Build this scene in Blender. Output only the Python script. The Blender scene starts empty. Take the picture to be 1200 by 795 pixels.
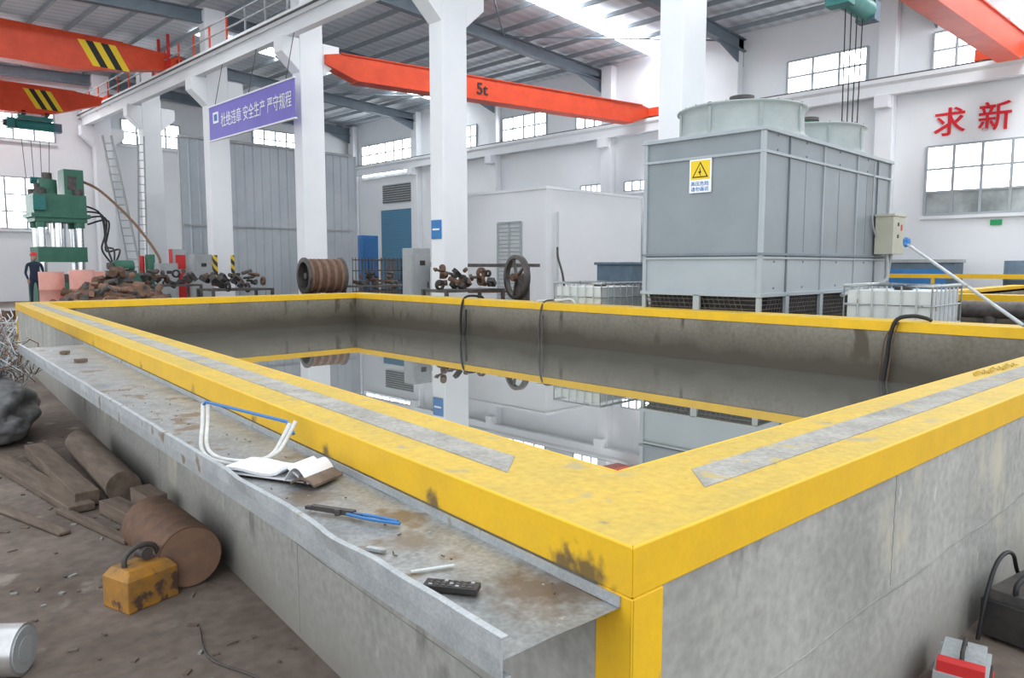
import bpy, bmesh, math, random
from mathutils import Vector, Matrix, Euler, noise
random.seed(7)
R=math.radians
scene=bpy.context.scene
TM=Matrix.Rotation(R(-5.2),4,'Z')   # frame of the water tank relative to the building
# ------------------------------------------------------------------ materials
MATS={}
def mat(name,c1,c2=None,rough=.6,metal=0,scale=4,bump=0,lo=.35,hi=.65,detail=6,emit=0,spots=None,ior=1.45,fine=0,stretch=None,stains=None,zdark=None):
    if name in MATS: return MATS[name]
    m=bpy.data.materials.new(name); m.use_nodes=True
    nt=m.node_tree; N=nt.nodes; L=nt.links
    b=N["Principled BSDF"]; b.inputs["Roughness"].default_value=rough; b.inputs["Metallic"].default_value=metal
    b.inputs["IOR"].default_value=ior
    c1=(*c1,1)
    b.inputs["Base Color"].default_value=c1
    if c2 is not None or bump:
        tc=N.new("ShaderNodeNewGeometry")
        mp=N.new("ShaderNodeMapping"); L.new(tc.outputs["Position"],mp.inputs["Vector"])
        if stretch: mp.inputs["Scale"].default_value=stretch
        nz=N.new("ShaderNodeTexNoise"); nz.inputs["Scale"].default_value=scale; nz.inputs["Detail"].default_value=detail; nz.inputs["Roughness"].default_value=.62
        L.new(mp.outputs[0],nz.inputs["Vector"])
        col=None
        if c2 is not None:
            rp=N.new("ShaderNodeValToRGB"); rp.color_ramp.elements[0].position=lo; rp.color_ramp.elements[1].position=hi
            rp.color_ramp.elements[0].color=c1; rp.color_ramp.elements[1].color=(*c2,1)
            L.new(nz.outputs["Fac"],rp.inputs["Fac"]); col=rp.outputs["Color"]
            if fine:
                n3=N.new("ShaderNodeTexNoise"); n3.inputs["Scale"].default_value=scale*14; n3.inputs["Detail"].default_value=4
                L.new(tc.outputs["Position"],n3.inputs["Vector"])
                mx=N.new("ShaderNodeMixRGB"); mx.blend_type='OVERLAY'; mx.inputs[0].default_value=fine
                L.new(col,mx.inputs[1]); L.new(n3.outputs["Fac"],mx.inputs[2]); col=mx.outputs[0]
            for sp_ in (spots if isinstance(spots,list) else [spots] if spots else []):
                sc,sp,th=sp_
                n2=N.new("ShaderNodeTexNoise"); n2.inputs["Scale"].default_value=sc; n2.inputs["Detail"].default_value=6
                L.new(mp.outputs[0],n2.inputs["Vector"])
                r2=N.new("ShaderNodeValToRGB"); r2.color_ramp.elements[0].position=th; r2.color_ramp.elements[1].position=th+.07
                L.new(n2.outputs["Fac"],r2.inputs["Fac"])
                mx=N.new("ShaderNodeMixRGB"); L.new(r2.outputs[0],mx.inputs[0]); L.new(col,mx.inputs[1]); mx.inputs[2].default_value=(*sp,1); col=mx.outputs[0]
            if zdark:   # tide marks near the water line; outer walls just get darker towards the floor
                z0,z1,cc=zdark
                sx=N.new("ShaderNodeSeparateXYZ"); L.new(tc.outputs["Position"],sx.inputs[0])
                ad=N.new("ShaderNodeMath"); ad.operation='MULTIPLY_ADD'; L.new(nz.outputs["Fac"],ad.inputs[0]); ad.inputs[1].default_value=-.5; L.new(sx.outputs["Z"],ad.inputs[2])
                mr=N.new("ShaderNodeMapRange"); mr.inputs[1].default_value=z0-.25; mr.inputs[2].default_value=z1-.25; mr.inputs[3].default_value=1; mr.inputs[4].default_value=0
                L.new(ad.outputs[0],mr.inputs[0])
                mx=N.new("ShaderNodeMixRGB"); L.new(mr.outputs[0],mx.inputs[0]); L.new(col,mx.inputs[1]); mx.inputs[2].default_value=(*cc,1); col=mx.outputs[0]
            if stains:  # scorch / rust marks at given places
                n4=N.new("ShaderNodeTexNoise"); n4.inputs["Scale"].default_value=28; n4.inputs["Detail"].default_value=5
                L.new(tc.outputs["Position"],n4.inputs["Vector"])
                for (p,r,cc) in stains:
                    vd=N.new("ShaderNodeVectorMath"); vd.operation='DISTANCE'; L.new(tc.outputs["Position"],vd.inputs[0]); vd.inputs[1].default_value=p
                    ad=N.new("ShaderNodeMath"); ad.operation='MULTIPLY_ADD'; L.new(n4.outputs["Fac"],ad.inputs[0]); ad.inputs[1].default_value=-r*1.8; L.new(vd.outputs["Value"],ad.inputs[2])
                    mr=N.new("ShaderNodeMapRange"); mr.inputs[1].default_value=-r*.45; mr.inputs[2].default_value=r*.25; mr.inputs[3].default_value=.85; mr.inputs[4].default_value=0
                    L.new(ad.outputs[0],mr.inputs[0])
                    mx=N.new("ShaderNodeMixRGB"); L.new(mr.outputs[0],mx.inputs[0]); L.new(col,mx.inputs[1]); mx.inputs[2].default_value=(*cc,1); col=mx.outputs[0]
            L.new(col,b.inputs["Base Color"])
        if bump:
            bp=N.new("ShaderNodeBump"); bp.inputs["Strength"].default_value=bump; bp.inputs["Distance"].default_value=.01
            L.new(nz.outputs["Fac"],bp.inputs["Height"]); L.new(bp.outputs[0],b.inputs["Normal"])
    if emit:
        b.inputs["Emission Color"].default_value=c1; b.inputs["Emission Strength"].default_value=emit
    MATS[name]=m; return m
def stripes(name,a,bc,scale,direction=(1,0,1),th=.5,rough=.5):
    m=bpy.data.materials.new(name); m.use_nodes=True; nt=m.node_tree;N=nt.nodes;L=nt.links
    b=N["Principled BSDF"]; b.inputs["Roughness"].default_value=rough
    g=N.new("ShaderNodeNewGeometry"); d=N.new("ShaderNodeVectorMath"); d.operation='DOT_PRODUCT'; d.inputs[1].default_value=direction
    L.new(g.outputs["Position"],d.inputs[0])
    mu=N.new("ShaderNodeMath"); mu.operation='MULTIPLY'; mu.inputs[1].default_value=scale; L.new(d.outputs["Value"],mu.inputs[0])
    fr=N.new("ShaderNodeMath"); fr.operation='FRACT'; L.new(mu.outputs[0],fr.inputs[0])
    gt=N.new("ShaderNodeMath"); gt.operation='GREATER_THAN'; gt.inputs[1].default_value=th; L.new(fr.outputs[0],gt.inputs[0])
    mx=N.new("ShaderNodeMixRGB"); mx.inputs[1].default_value=(*a,1); mx.inputs[2].default_value=(*bc,1); L.new(gt.outputs[0],mx.inputs[0])
    L.new(mx.outputs[0],b.inputs["Base Color"]); return m
burn=(.09,.065,.045)
def TP(x,y,z): v=TM@Vector((x,y,z)); return (v.x,v.y,v.z)
stl=[(TP(1.2,1.17,.87),.075,burn),(TP(1.2,1.25,.88),.05,burn),(TP(1.21,1.84,.88),.045,burn),(TP(1.22,2.6,.88),.045,burn),(TP(1.23,3.4,.88),.045,burn),(TP(1.25,4.4,.88),.05,burn),(TP(1.28,5.7,.88),.06,burn),(TP(1.32,7.6,.88),.07,burn)]
concrete=mat("concrete",(.30,.30,.28),(.46,.455,.425),.88,scale=1.9,bump=.35,fine=.35,lo=.3,hi=.7,stretch=(1,1,.45),spots=[(2.2,(.54,.50,.40),.61),(8,(.60,.60,.57),.67),(4,(.20,.195,.18),.66)],
   zdark=(.0,.4,(.25,.235,.21)))
conc_in=mat("concrete_wet",(.17,.15,.115),(.31,.285,.235),.7,scale=1.6,bump=.3,stretch=(1,1,.3),fine=.4,spots=[(4,(.10,.08,.055),.60)],zdark=(.45,.95,(.07,.06,.043)))
conc_line=mat("concrete_seam",(.21,.21,.195),(.34,.34,.32),.9)
conc_top=mat("concrete_strip",(.29,.28,.25),(.43,.41,.37),.88,scale=5,bump=.25,fine=.45,spots=(7,(.48,.38,.16),.62))
yel=mat("yellow_paint",(.83,.49,.012),(.74,.44,.018),.48,scale=5,bump=.08,fine=.12,spots=[(9,(.42,.30,.10),.72)],stains=stl)
yeltop=mat("yellow_paint_worn",(.64,.43,.06),(.52,.37,.075),.62,scale=3.0,bump=.15,spots=[(5,(.40,.33,.18),.62),(15,(.30,.25,.15),.68)],fine=.3)
white=mat("white_paint",(.86,.88,.90),(.81,.83,.86),.6,scale=.8)
wallw=mat("white_wall",(.86,.88,.90),(.82,.845,.87),.8,scale=.5)
redp=mat("red_crane_paint",(.76,.08,.025),(.62,.06,.02),.45,scale=2)
galv=mat("galvanized_steel",(.24,.25,.25),(.41,.42,.42),.42,.45,scale=5,bump=.08,fine=.5,spots=[(5,(.23,.18,.13),.58),(16,(.52,.51,.48),.66)],
   stains=[(TP(1.12,1.25,.85),.13,(.15,.11,.085)),(TP(1.0,2.25,.85),.10,(.22,.16,.11)),(TP(1.05,1.7,.85),.08,(.24,.20,.16))])
galv2=mat("galvanized_lip",(.40,.43,.45),(.52,.55,.56),.45,.4,scale=9,fine=.3,spots=[(9,(.30,.25,.19),.62)])
tower=mat("tower_grey_paint",(.245,.275,.295),(.275,.305,.325),.5,.1,scale=1.5)
towerl=mat("tower_light_grey",(.37,.41,.435),(.41,.45,.475),.5,.1,scale=1.5)
towerd=mat("tower_flange",(.17,.20,.225),(.21,.24,.27),.5,.2,scale=3)
fanw=mat("fan_grp",(.34,.385,.38),(.41,.45,.44),.55,scale=3)
black=mat("black_rubber",(.015,.015,.017),None,.5)
blackm=mat("black_metal",(.03,.03,.032),(.06,.055,.05),.55,.3,scale=8)
sackm=mat("grey_plastic_film",(.06,.06,.06),(.20,.20,.205),.3,scale=6,bump=.6)
dark=mat("dark_steel",(.07,.07,.07),(.14,.12,.11),.55,.4,scale=7)
rafter=mat("rafter_grey",(.12,.155,.19),(.155,.19,.225),.5,scale=3)
purl=mat("purlin_grey",(.25,.29,.32),(.31,.34,.37),.5,scale=3)
rust=mat("rusty_steel",(.19,.10,.06),(.10,.065,.05),.75,.15,scale=10,bump=.4)
rustl=mat("rust_light",(.28,.155,.10),(.19,.12,.085),.75,scale=9,bump=.4)
steel=mat("bright_steel",(.5,.5,.5),(.65,.65,.66),.3,.8,scale=12)
wood=mat("old_wood",(.115,.085,.065),(.20,.15,.115),.88,scale=5,bump=.5,stretch=(3,.5,3))
floorm=mat("dirty_floor",(.105,.078,.062),(.21,.168,.14),.85,scale=.9,bump=.5,fine=.5,spots=[(3.2,(.25,.215,.18),.62),(7,(.08,.058,.046),.66)])
green=mat("machine_green",(.04,.15,.10),(.06,.19,.13),.45,scale=3)
teal=mat("hoist_teal",(.02,.17,.17),(.04,.22,.2),.45,scale=3)
chrome=mat("chrome",(.75,.77,.78),None,.15,1)
blue=mat("blue_paint",(.03,.18,.46),(.04,.22,.52),.5,scale=3)
bluedk=mat("blue_grey",(.09,.14,.19),(.13,.19,.25),.55,scale=3)
purple=mat("banner_purple",(.20,.18,.56),(.22,.20,.60),.6,scale=1)
whitet=mat("white_text",(.9,.9,.92),None,.6)
redt=mat("red_text",(.72,.012,.025),None,.6)
blackt=mat("black_text",(.02,.02,.02),None,.6)
plast=mat("ibc_plastic",(.54,.59,.60),(.62,.66,.66),.4,scale=2)
beige=mat("beige_box",(.46,.45,.36),(.50,.49,.40),.5,scale=3)
greyb=mat("cabinet_grey",(.34,.36,.37),(.40,.42,.43),.5,scale=3)
redb=mat("red_paint",(.6,.03,.03),None,.45)
pink=mat("drum_pink",(.60,.27,.22),(.68,.34,.28),.6,scale=3)
paper=mat("paper",(.78,.79,.82),None,.8)
bluepl=mat("blue_plastic",(.04,.18,.45),None,.4)
whitepl=mat("white_hose",(.68,.69,.68),(.53,.53,.50),.4,scale=20)
orange=mat("worn_orange",(.48,.22,.03),(.26,.145,.05),.65,scale=9,bump=.2,spots=(12,(.1,.06,.04),.54))
shut=stripes("shutter_blue",(.06,.20,.32),(.09,.26,.40),9,(0,0,1))
sheet=mat("corrugated_sheet",(.40,.44,.48),(.48,.52,.55),.5,.2,scale=.7)
hazardc=stripes("hazard_column",(.8,.55,.02),(.03,.03,.03),3.0,(1,-1,1))
roofm=stripes("roof_sheet",(.55,.60,.65),(.66,.70,.75),2.2,(0,1,0))
glass=mat("daylit_glass",(.93,.97,1.0),None,.3,emit=5)
glass_refl=mat("glass_dark_reflection",(.22,.25,.25),(.5,.55,.55),.25,scale=.9,lo=.4,hi=.7)  # dark reflections in the lower panes, put into the colour
skyl=mat("skylight_grp",(.95,.98,1.0),None,.5,emit=13)
wframe=mat("window_frame",(.40,.44,.47),None,.5)
skin=mat("skin",(.5,.3,.22),None,.6)
navy=mat("navy_cloth",(.02,.03,.06),None,.8)
mat("hz_y",(.85,.6,.02),None,.5)
wm=bpy.data.materials.new("dark_water"); wm.use_nodes=True
b=wm.node_tree.nodes["Principled BSDF"]; b.inputs["Base Color"].default_value=(.56,.575,.55,1); b.inputs["Roughness"].default_value=.01; b.inputs["Metallic"].default_value=.88; b.inputs["IOR"].default_value=1.33
nz=wm.node_tree.nodes.new("ShaderNodeTexNoise"); nz.inputs["Scale"].default_value=2.0; nz.inputs["Detail"].default_value=2
bp=wm.node_tree.nodes.new("ShaderNodeBump"); bp.inputs["Strength"].default_value=.03; bp.inputs["Distance"].default_value=.01
wm.node_tree.links.new(nz.outputs["Fac"],bp.inputs["Height"]); wm.node_tree.links.new(bp.outputs[0],b.inputs["Normal"])
# ------------------------------------------------------------------ builder
class B:
    def __init__(s,M=None): s.v=[];s.f=[];s.mi=[];s.sm=[];s.mats=[];s.M=M
    def mid(s,m):
        if m not in s.mats: s.mats.append(m)
        return s.mats.index(m)
    def add(s,vs,fs,m,smooth=False):
        o=len(s.v)
        for p in vs:
            p=Vector(p); s.v.append(s.M@p if s.M else p)
        k=s.mid(m)
        for f in fs: s.f.append([i+o for i in f]); s.mi.append(k); s.sm.append(smooth)
    def box(s,c,d,m,rot=(0,0,0)):
        e=Euler(rot).to_matrix(); c=Vector(c)
        vs=[c+e@Vector((x*d[0]/2,y*d[1]/2,z*d[2]/2)) for x in(-1,1) for y in(-1,1) for z in(-1,1)]
        s.add(vs,[(0,1,3,2),(4,6,7,5),(0,4,5,1),(2,3,7,6),(0,2,6,4),(1,5,7,3)],m)
    def bx(s,lo,hi,m): s.box([(a+b)/2 for a,b in zip(lo,hi)],[abs(b-a) for a,b in zip(lo,hi)],m)
    def prism(s,poly,z0,z1,m):
        n=len(poly)
        vs=[(p[0],p[1],z0) for p in poly]+[(p[0],p[1],z1) for p in poly]
        fs=[tuple(range(n))[::-1],tuple(range(n,2*n))]+[(i,(i+1)%n,n+(i+1)%n,n+i) for i in range(n)]
        s.add(vs,fs,m)
    def beam(s,p0,p1,prof,m):
        p0=Vector(p0);p1=Vector(p1);d=(p1-p0).normalized(); side=d.cross(Vector((0,0,1)))
        if side.length<1e-4: side=Vector((1,0,0))
        side.normalize(); up=side.cross(d)
        n=len(prof); vs=[p0+side*a+up*b for a,b in prof]+[p1+side*a+up*b for a,b in prof]
        s.add(vs,[tuple(range(n)),tuple(range(n,2*n))[::-1]]+[(i,n+i,n+(i+1)%n,(i+1)%n) for i in range(n)],m)
    def bar(s,p0,p1,w,h,m): s.beam(p0,p1,[(-w/2,-h/2),(w/2,-h/2),(w/2,h/2),(-w/2,h/2)],m)
    def ibeam(s,p0,p1,w,h,t,m):
        s.bar(p0,p1,t,h,m)
        u=Vector((0,0,h/2))
        s.bar(Vector(p0)+u,Vector(p1)+u,w,t,m); s.bar(Vector(p0)-u,Vector(p1)-u,w,t,m)
    def cyl(s,p0,p1,r,m,n=20,r2=None,smooth=True):
        s.tube([p0,p1],r,m,n,r2=r2,smooth=smooth)
    def tube(s,pts,r,m,n=8,r2=None,smooth=True,closed=False):
        pts=[Vector(p) for p in pts]; k=len(pts); vs=[];fs=[]
        prev=None
        for i,p in enumerate(pts):
            if closed: t=pts[(i+1)%k]-pts[i-1]
            else: t=pts[min(i+1,k-1)]-pts[max(i-1,0)]
            t.normalize()
            if prev is None:
                a=t.cross(Vector((0,0,1)))
                if a.length<1e-3: a=Vector((1,0,0))
            else:
                a=prev-t*prev.dot(t)
            a.normalize(); prev=a; c=t.cross(a)
            rr=r if r2 is None else r+(r2-r)*i/(k-1)
            for j in range(n):
                w=2*math.pi*j/n; vs.append(p+a*math.cos(w)*rr+c*math.sin(w)*rr)
        kk=k if closed else k-1
        for i in range(kk):
            for j in range(n):
                i2=(i+1)%k
                fs.append((i*n+j,i*n+(j+1)%n,i2*n+(j+1)%n,i2*n+j))
        s.add(vs,fs,m,smooth)
        if not closed:
            s.add(vs[:n],[tuple(range(n))],m); s.add(vs[-n:],[tuple(range(n))],m)
    def curve(s,ctrl,r,m,n=8,seg=8,closed=False):
        c=[Vector(p) for p in ctrl]; out=[]; k=len(c)
        rng=k if closed else k-1
        for i in range(rng):
            if closed: p0,p1,p2,p3=c[i-1],c[i],c[(i+1)%k],c[(i+2)%k]
            else: p0,p1,p2,p3=c[max(i-1,0)],c[i],c[i+1],c[min(i+2,k-1)]
            for j in range(seg):
                t=j/seg
                out.append(.5*((2*p1)+(-p0+p2)*t+(2*p0-5*p1+4*p2-p3)*t*t+(-p0+3*p1-3*p2+p3)*t**3))
        if not closed: out.append(c[-1])
        s.tube(out,r,m,n,closed=closed)
    def lathe(s,c,prof,m,n=40,axis='Z',cap=False):
        c=Vector(c); vs=[];fs=[]
        for r,h in prof:
            for j in range(n):
                w=2*math.pi*j/n; a,b_=r*math.cos(w),r*math.sin(w)
                vs.append(c+(Vector((a,b_,h)) if axis=='Z' else Vector((h,a,b_)) if axis=='X' else Vector((a,h,b_))))
        for i in range(len(prof)-1):
            for j in range(n): fs.append((i*n+j,i*n+(j+1)%n,(i+1)*n+(j+1)%n,(i+1)*n+j))
        s.add(vs,fs,m,True)
    def blob(s,c,rad,m,seed=0,sub=2,amp=.25,freq=1.5,smooth=False):
        bm=bmesh.new(); bmesh.ops.create_icosphere(bm,subdivisions=sub,radius=1)
        vs=[]
        for v in bm.verts:
            k=1+amp*noise.noise(v.co*freq+Vector((seed*3.1,seed*1.7,0)))*2
            vs.append(Vector(c)+Vector((v.co.x*rad[0],v.co.y*rad[1],v.co.z*rad[2]))*k)
        s.add(vs,[[v.index for v in f.verts] for f in bm.faces],m,smooth); bm.free()
    def build(s,name,bevel=0,parent=None):
        me=bpy.data.meshes.new(name)
        lo=Vector([min(v[i] for v in s.v) for i in range(3)]); hi=Vector([max(v[i] for v in s.v) for i in range(3)])
        o=Vector(((lo.x+hi.x)/2,(lo.y+hi.y)/2,lo.z))
        me.from_pydata([v-o for v in s.v],[],s.f)
        for m in s.mats: me.materials.append(m)
        for p,k,sm in zip(me.polygons,s.mi,s.sm): p.material_index=k; p.use_smooth=sm
        bm=bmesh.new(); bm.from_mesh(me); bmesh.ops.recalc_face_normals(bm,faces=bm.faces); bm.to_mesh(me); bm.free()
        ob=bpy.data.objects.new(name,me); scene.collection.objects.link(ob); ob.location=o
        if bevel:
            md=ob.modifiers.new("bevel",'BEVEL'); md.width=bevel; md.segments=2; md.limit_method='ANGLE'; md.angle_limit=R(40)
        if parent:
            ob.parent=parent; ob.location=o-parent.location
        return ob
def empty(name,loc=(0,0,0)):
    e=bpy.data.objects.new(name,None); scene.collection.objects.link(e); e.location=loc; return e
def text(name,body,size,loc,xdir,m,parent,ext=.01,sx=1,off=.004):
    cu=bpy.data.curves.new(name,'FONT'); cu.body=body; cu.size=size; cu.extrude=ext; cu.offset=size*off
    t=bpy.data.objects.new(name,cu); scene.collection.objects.link(t)
    bpy.context.view_layer.update()
    me=bpy.data.meshes.new_from_object(t.evaluated_get(bpy.context.evaluated_depsgraph_get()))
    bpy.data.objects.remove(t)
    me.materials.clear(); me.materials.append(m)
    for p in me.polygons: p.material_index=0
    o=bpy.data.objects.new(name,me); scene.collection.objects.link(o)
    x=Vector(xdir).normalized(); y=Vector((0,0,1)); z=x.cross(y)
    mx=Matrix((x,y,z)).transposed().to_4x4(); mx=Matrix.Translation(Vector(loc))@mx@Matrix.Diagonal((sx,1,1,1))
    if parent: o.parent=parent; mx=Matrix.Translation(-parent.location)@mx
    o.matrix_local=mx
    return o
# ------------------------------------------------------------------ shell
b=B(); b.bx((-12,-8,-.1),(26.3,40.3,0),floorm); b.build("floor")
XA=11.8; XB=26; YE=40
def rz(x): return 10.9-(x-XA)*.056 if x>=XA else 10.9-(XA-x)*.045
b=B(); b.bx((XB,-6,0),(XB+.3,YE,10.2),wallw); b.build("wall_right")
b=B(); b.bx((-8,YE,0),(XB+.3,YE+.3,10.95),wallw); b.build("wall_back")
b=B()
b.add([(XA,-4,rz(XA)),(XB+.3,-4,rz(XB)),(XB+.3,YE+.3,rz(XB)),(XA,YE+.3,rz(XA)),(XA,-4,rz(XA)+.1),(XB+.3,-4,rz(XB)+.1),(XB+.3,YE+.3,rz(XB)+.1),(XA,YE+.3,rz(XA)+.1)],
      [(0,1,2,3),(4,5,6,7),(0,1,5,4),(1,2,6,5),(2,3,7,6),(3,0,4,7)],roofm)
b.add([(-8,15,rz(-8)),(XA,15,rz(XA)),(XA,YE+.3,rz(XA)),(-8,YE+.3,rz(-8)),(-8,15,rz(-8)+.1),(XA,15,rz(XA)+.1),(XA,YE+.3,rz(XA)+.1),(-8,YE+.3,rz(-8)+.1)],
      [(0,1,2,3),(4,5,6,7),(0,1,5,4),(1,2,6,5),(2,3,7,6),(3,0,4,7)],roofm)
b.build("ceiling")
COLY=[7.5,13.95,20.4,26.85,33.3,39.6]
b=B()
for y in [1.1]+COLY:
    b.ibeam((XA,y,rz(XA)-.55),(XB,y,rz(XB)-.45),.26,.42,.04,rafter)
    b.add([(XB-2.2,y-.02,rz(XB)-.5),(XB,y-.02,rz(XB)-.5),(XB,y-.02,rz(XB)-1.2),(XB-2.2,y+.02,rz(XB)-.5),(XB,y+.02,rz(XB)-.5),(XB,y+.02,rz(XB)-1.2)],[(0,1,2),(3,4,5),(0,2,5,3)],rafter)
    if y>18: b.ibeam((-8,y,rz(-8)-.5),(XA,y,rz(XA)-.55),.26,.42,.04,rafter)
b.build("roof_rafters")
b=B()
x=XA+.7
while x<XB:
    b.bar((x,-4,rz(x)-.13),(x,YE,rz(x)-.13),.06,.16,purl); x+=1.25
x=-7.5
while x<XA:
    b.bar((x,15,rz(x)-.13),(x,YE,rz(x)-.13),.06,.16,purl); x+=1.25
for y0,y1 in ((13.95,20.4),(26.85,33.3)):
    b.cyl((XA+.5,y0,rz(XA)-.35),(XB-6,y1,rz(XB-6)-.35),.03,rafter,6); b.cyl((XB-.5,y0,rz(XB)-.35),(XB-6,y1,rz(XB-6)-.35),.03,rafter,6)
b.build("roof_purlins")
for i,(x0,x1,y,w,dz) in enumerate([(12.6,25.8,4.0,.5,.22),(12.6,25.8,17.2,.38,.22),(12.6,25.8,30.3,.4,.02),(-7,11,24,.3,.02),(-7,11,36.5,.3,.02)]):  # first and third strips are added glowing panels to brighten the hall
    b=B()
    b.add([(x0,y-w,rz(x0)-dz),(x1,y-w,rz(x1)-dz),(x1,y+w,rz(x1)-dz),(x0,y+w,rz(x0)-dz),(x0,y-w,rz(x0)-dz-.02),(x1,y-w,rz(x1)-dz-.02),(x1,y+w,rz(x1)-dz-.02),(x0,y+w,rz(x0)-dz-.02)],
      [(0,1,2,3),(4,5,6,7),(0,1,5,4),(1,2,6,5),(2,3,7,6),(3,0,4,7)],skyl)
    b.build("skylight_%d"%(i+1))
wi=[0]
def window(axis,a0,a1,z0,z1,nx,ny,mdark=None):
    wi[0]+=1; b=B(); 
    def P(a,d,z): return (XB-d,a,z) if axis=='B' else (a,YE-d,z)
    def bx(a0,a1,d0,d1,z0,z1,m): 
        p=P(a0,d0,z0);q=P(a1,d1,z1); b.bx([min(u,v) for u,v in zip(p,q)],[max(u,v) for u,v in zip(p,q)],m)
    bx(a0,a1,0,.02,z0,z1,glass)
    if mdark:
        bx(a0,a1,.021,.03,z0,z0+(z1-z0)*mdark,glass_refl)  # painted reflection: dark sheet over the lower part of the glazing
    t=.04
    for i in range(nx+1):
        a=a0+(a1-a0)*i/nx; bx(a-t,a+t,.0,.08,z0,z1,wframe)
    for i in range(ny+1):
        z=z0+(z1-z0)*i/ny; bx(a0,a1,.0,.07,z-t*.8,z+t*.8,wframe)
    bx(a0-.1,a1+.1,-.0,.14,z0-.14,z0-.04,white)
    b.build("window_%d"%wi[0])
for a,c in [(5.6,7.55),(9.5,12.2),(20.35,21.9),(23.7,26.6),(28.5,29.8),(33.9,38.8)]:
    window('B',a,c,7.65,8.75,max(3,int((c-a)/.7)),2)
window('B',33.9,38.8,6.9,7.5,6,1)
window('B',3.0,7.57,3.2,5.3,6,3,.33); window('B',-2.6,2.0,3.2,5.3,6,3,.33)
window('B',17.6,19.2,4.75,5.15,4,1);window('B',20.4,21.6,4.75,5.15,4,1)
window('E',2.5,9.9,7.3,8.7,9,2); window('E',3,9.4,3.3,5.6,8,3); window('E',19.6,22.3,8.2,9.2,4,2); window('E',12.8,15.6,7.6,8.8,4,2)
for i,y in enumerate(COLY):
    b=B(); wx_,wy=.38,.24
    b.bx((XA-wx_,y-wy,0),(XA+wx_,y+wy,rz(XA)-.3),white)
    for sg in (-1,1):
        xs=[XA+sg*wx_,XA+sg*.95,XA+sg*.95,XA+sg*wx_]; zs=[8.2,8.2,7.75,7.25]
        vs=[(a,y-wy,z) for a,z in zip(xs,zs)]+[(a,y+wy,z) for a,z in zip(xs,zs)]
        b.add(vs,[(0,1,2,3),(4,5,6,7),(0,1,5,4),(1,2,6,5),(2,3,7,6),(3,0,4,7)],white)
    if i==3:
        b.bx((XA-wx_-.01,y-wy-.01,1.0),(XA-wx_+.14,y+wy+.01,2.0),hazardc); b.bx((XA+wx_-.14,y-wy-.01,1.0),(XA+wx_+.01,y+wy+.01,2.0),hazardc)
    if i==1:
        b.bx((XA-wx_-.03,y-.17,2.25),(XA-wx_,y+.2,2.7),blue); b.bx((XA-wx_-.035,y-.12,2.45),(XA-wx_,y+.15,2.5),whitet)
    b.build("concrete_column",.02)
b=B()
b.beam((11.15,10.5,8.2),(11.15,39.8,8.2),[(-.12,0),(.12,0),(.12,.35),(.25,.45),(.25,.6),(-.25,.6),(-.25,.45),(-.12,.35)],white)
b.bar((11.15,10.5,8.84),(11.15,39.8,8.84),.07,.08,dark)
for z in (9.15,9.5): b.cyl((10.92,10.5,z),(10.92,39.8,z),.028,greyb,6)
b.cyl((10.86,10.5,8.66),(10.86,39.8,8.66),.03,dark,6); b.cyl((10.88,10.5,8.5),(10.88,39.8,8.5),.02,greyb,6)
y=10.8
while y<39.8:
    b.bar((10.92,y,8.8),(10.92,y,9.52),.05,.05,redp if int(y*2)%3 else greyb); y+=1.3
for y in (17.1,17.6,28.6,29.5):
    b.bar((10.9,y,8.8),(10.9,y,10.0),.10,.06,redb)
for z in (9.0,9.3,9.6,9.9): b.bar((10.9,17.1,z),(10.9,17.6,z),.04,.04,redb)
b.build("crane_runway_beam")
b=B()
b.beam((25.6,-5,7.0),(25.6,39.8,7.0),[(-.14,0),(.14,0),(.14,.3),(.25,.38),(.25,.5),(-.25,.5),(-.25,.38),(-.14,.3)],white)
b.bar((25.6,-5,7.55),(25.6,39.8,7.55),.07,.08,dark)
b.build("crane_runway_beam")
for y in (2.3,8.8,14.2,20.0,27.0,33.3,39.5):
    b=B(); b.bx((25.62,y-.27,0),(25.99,y+.27,10.0),white); b.bx((25.3,y-.22,6.6),(25.7,y+.22,7.0),white); b.build("wall_pilaster",.02)
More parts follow.
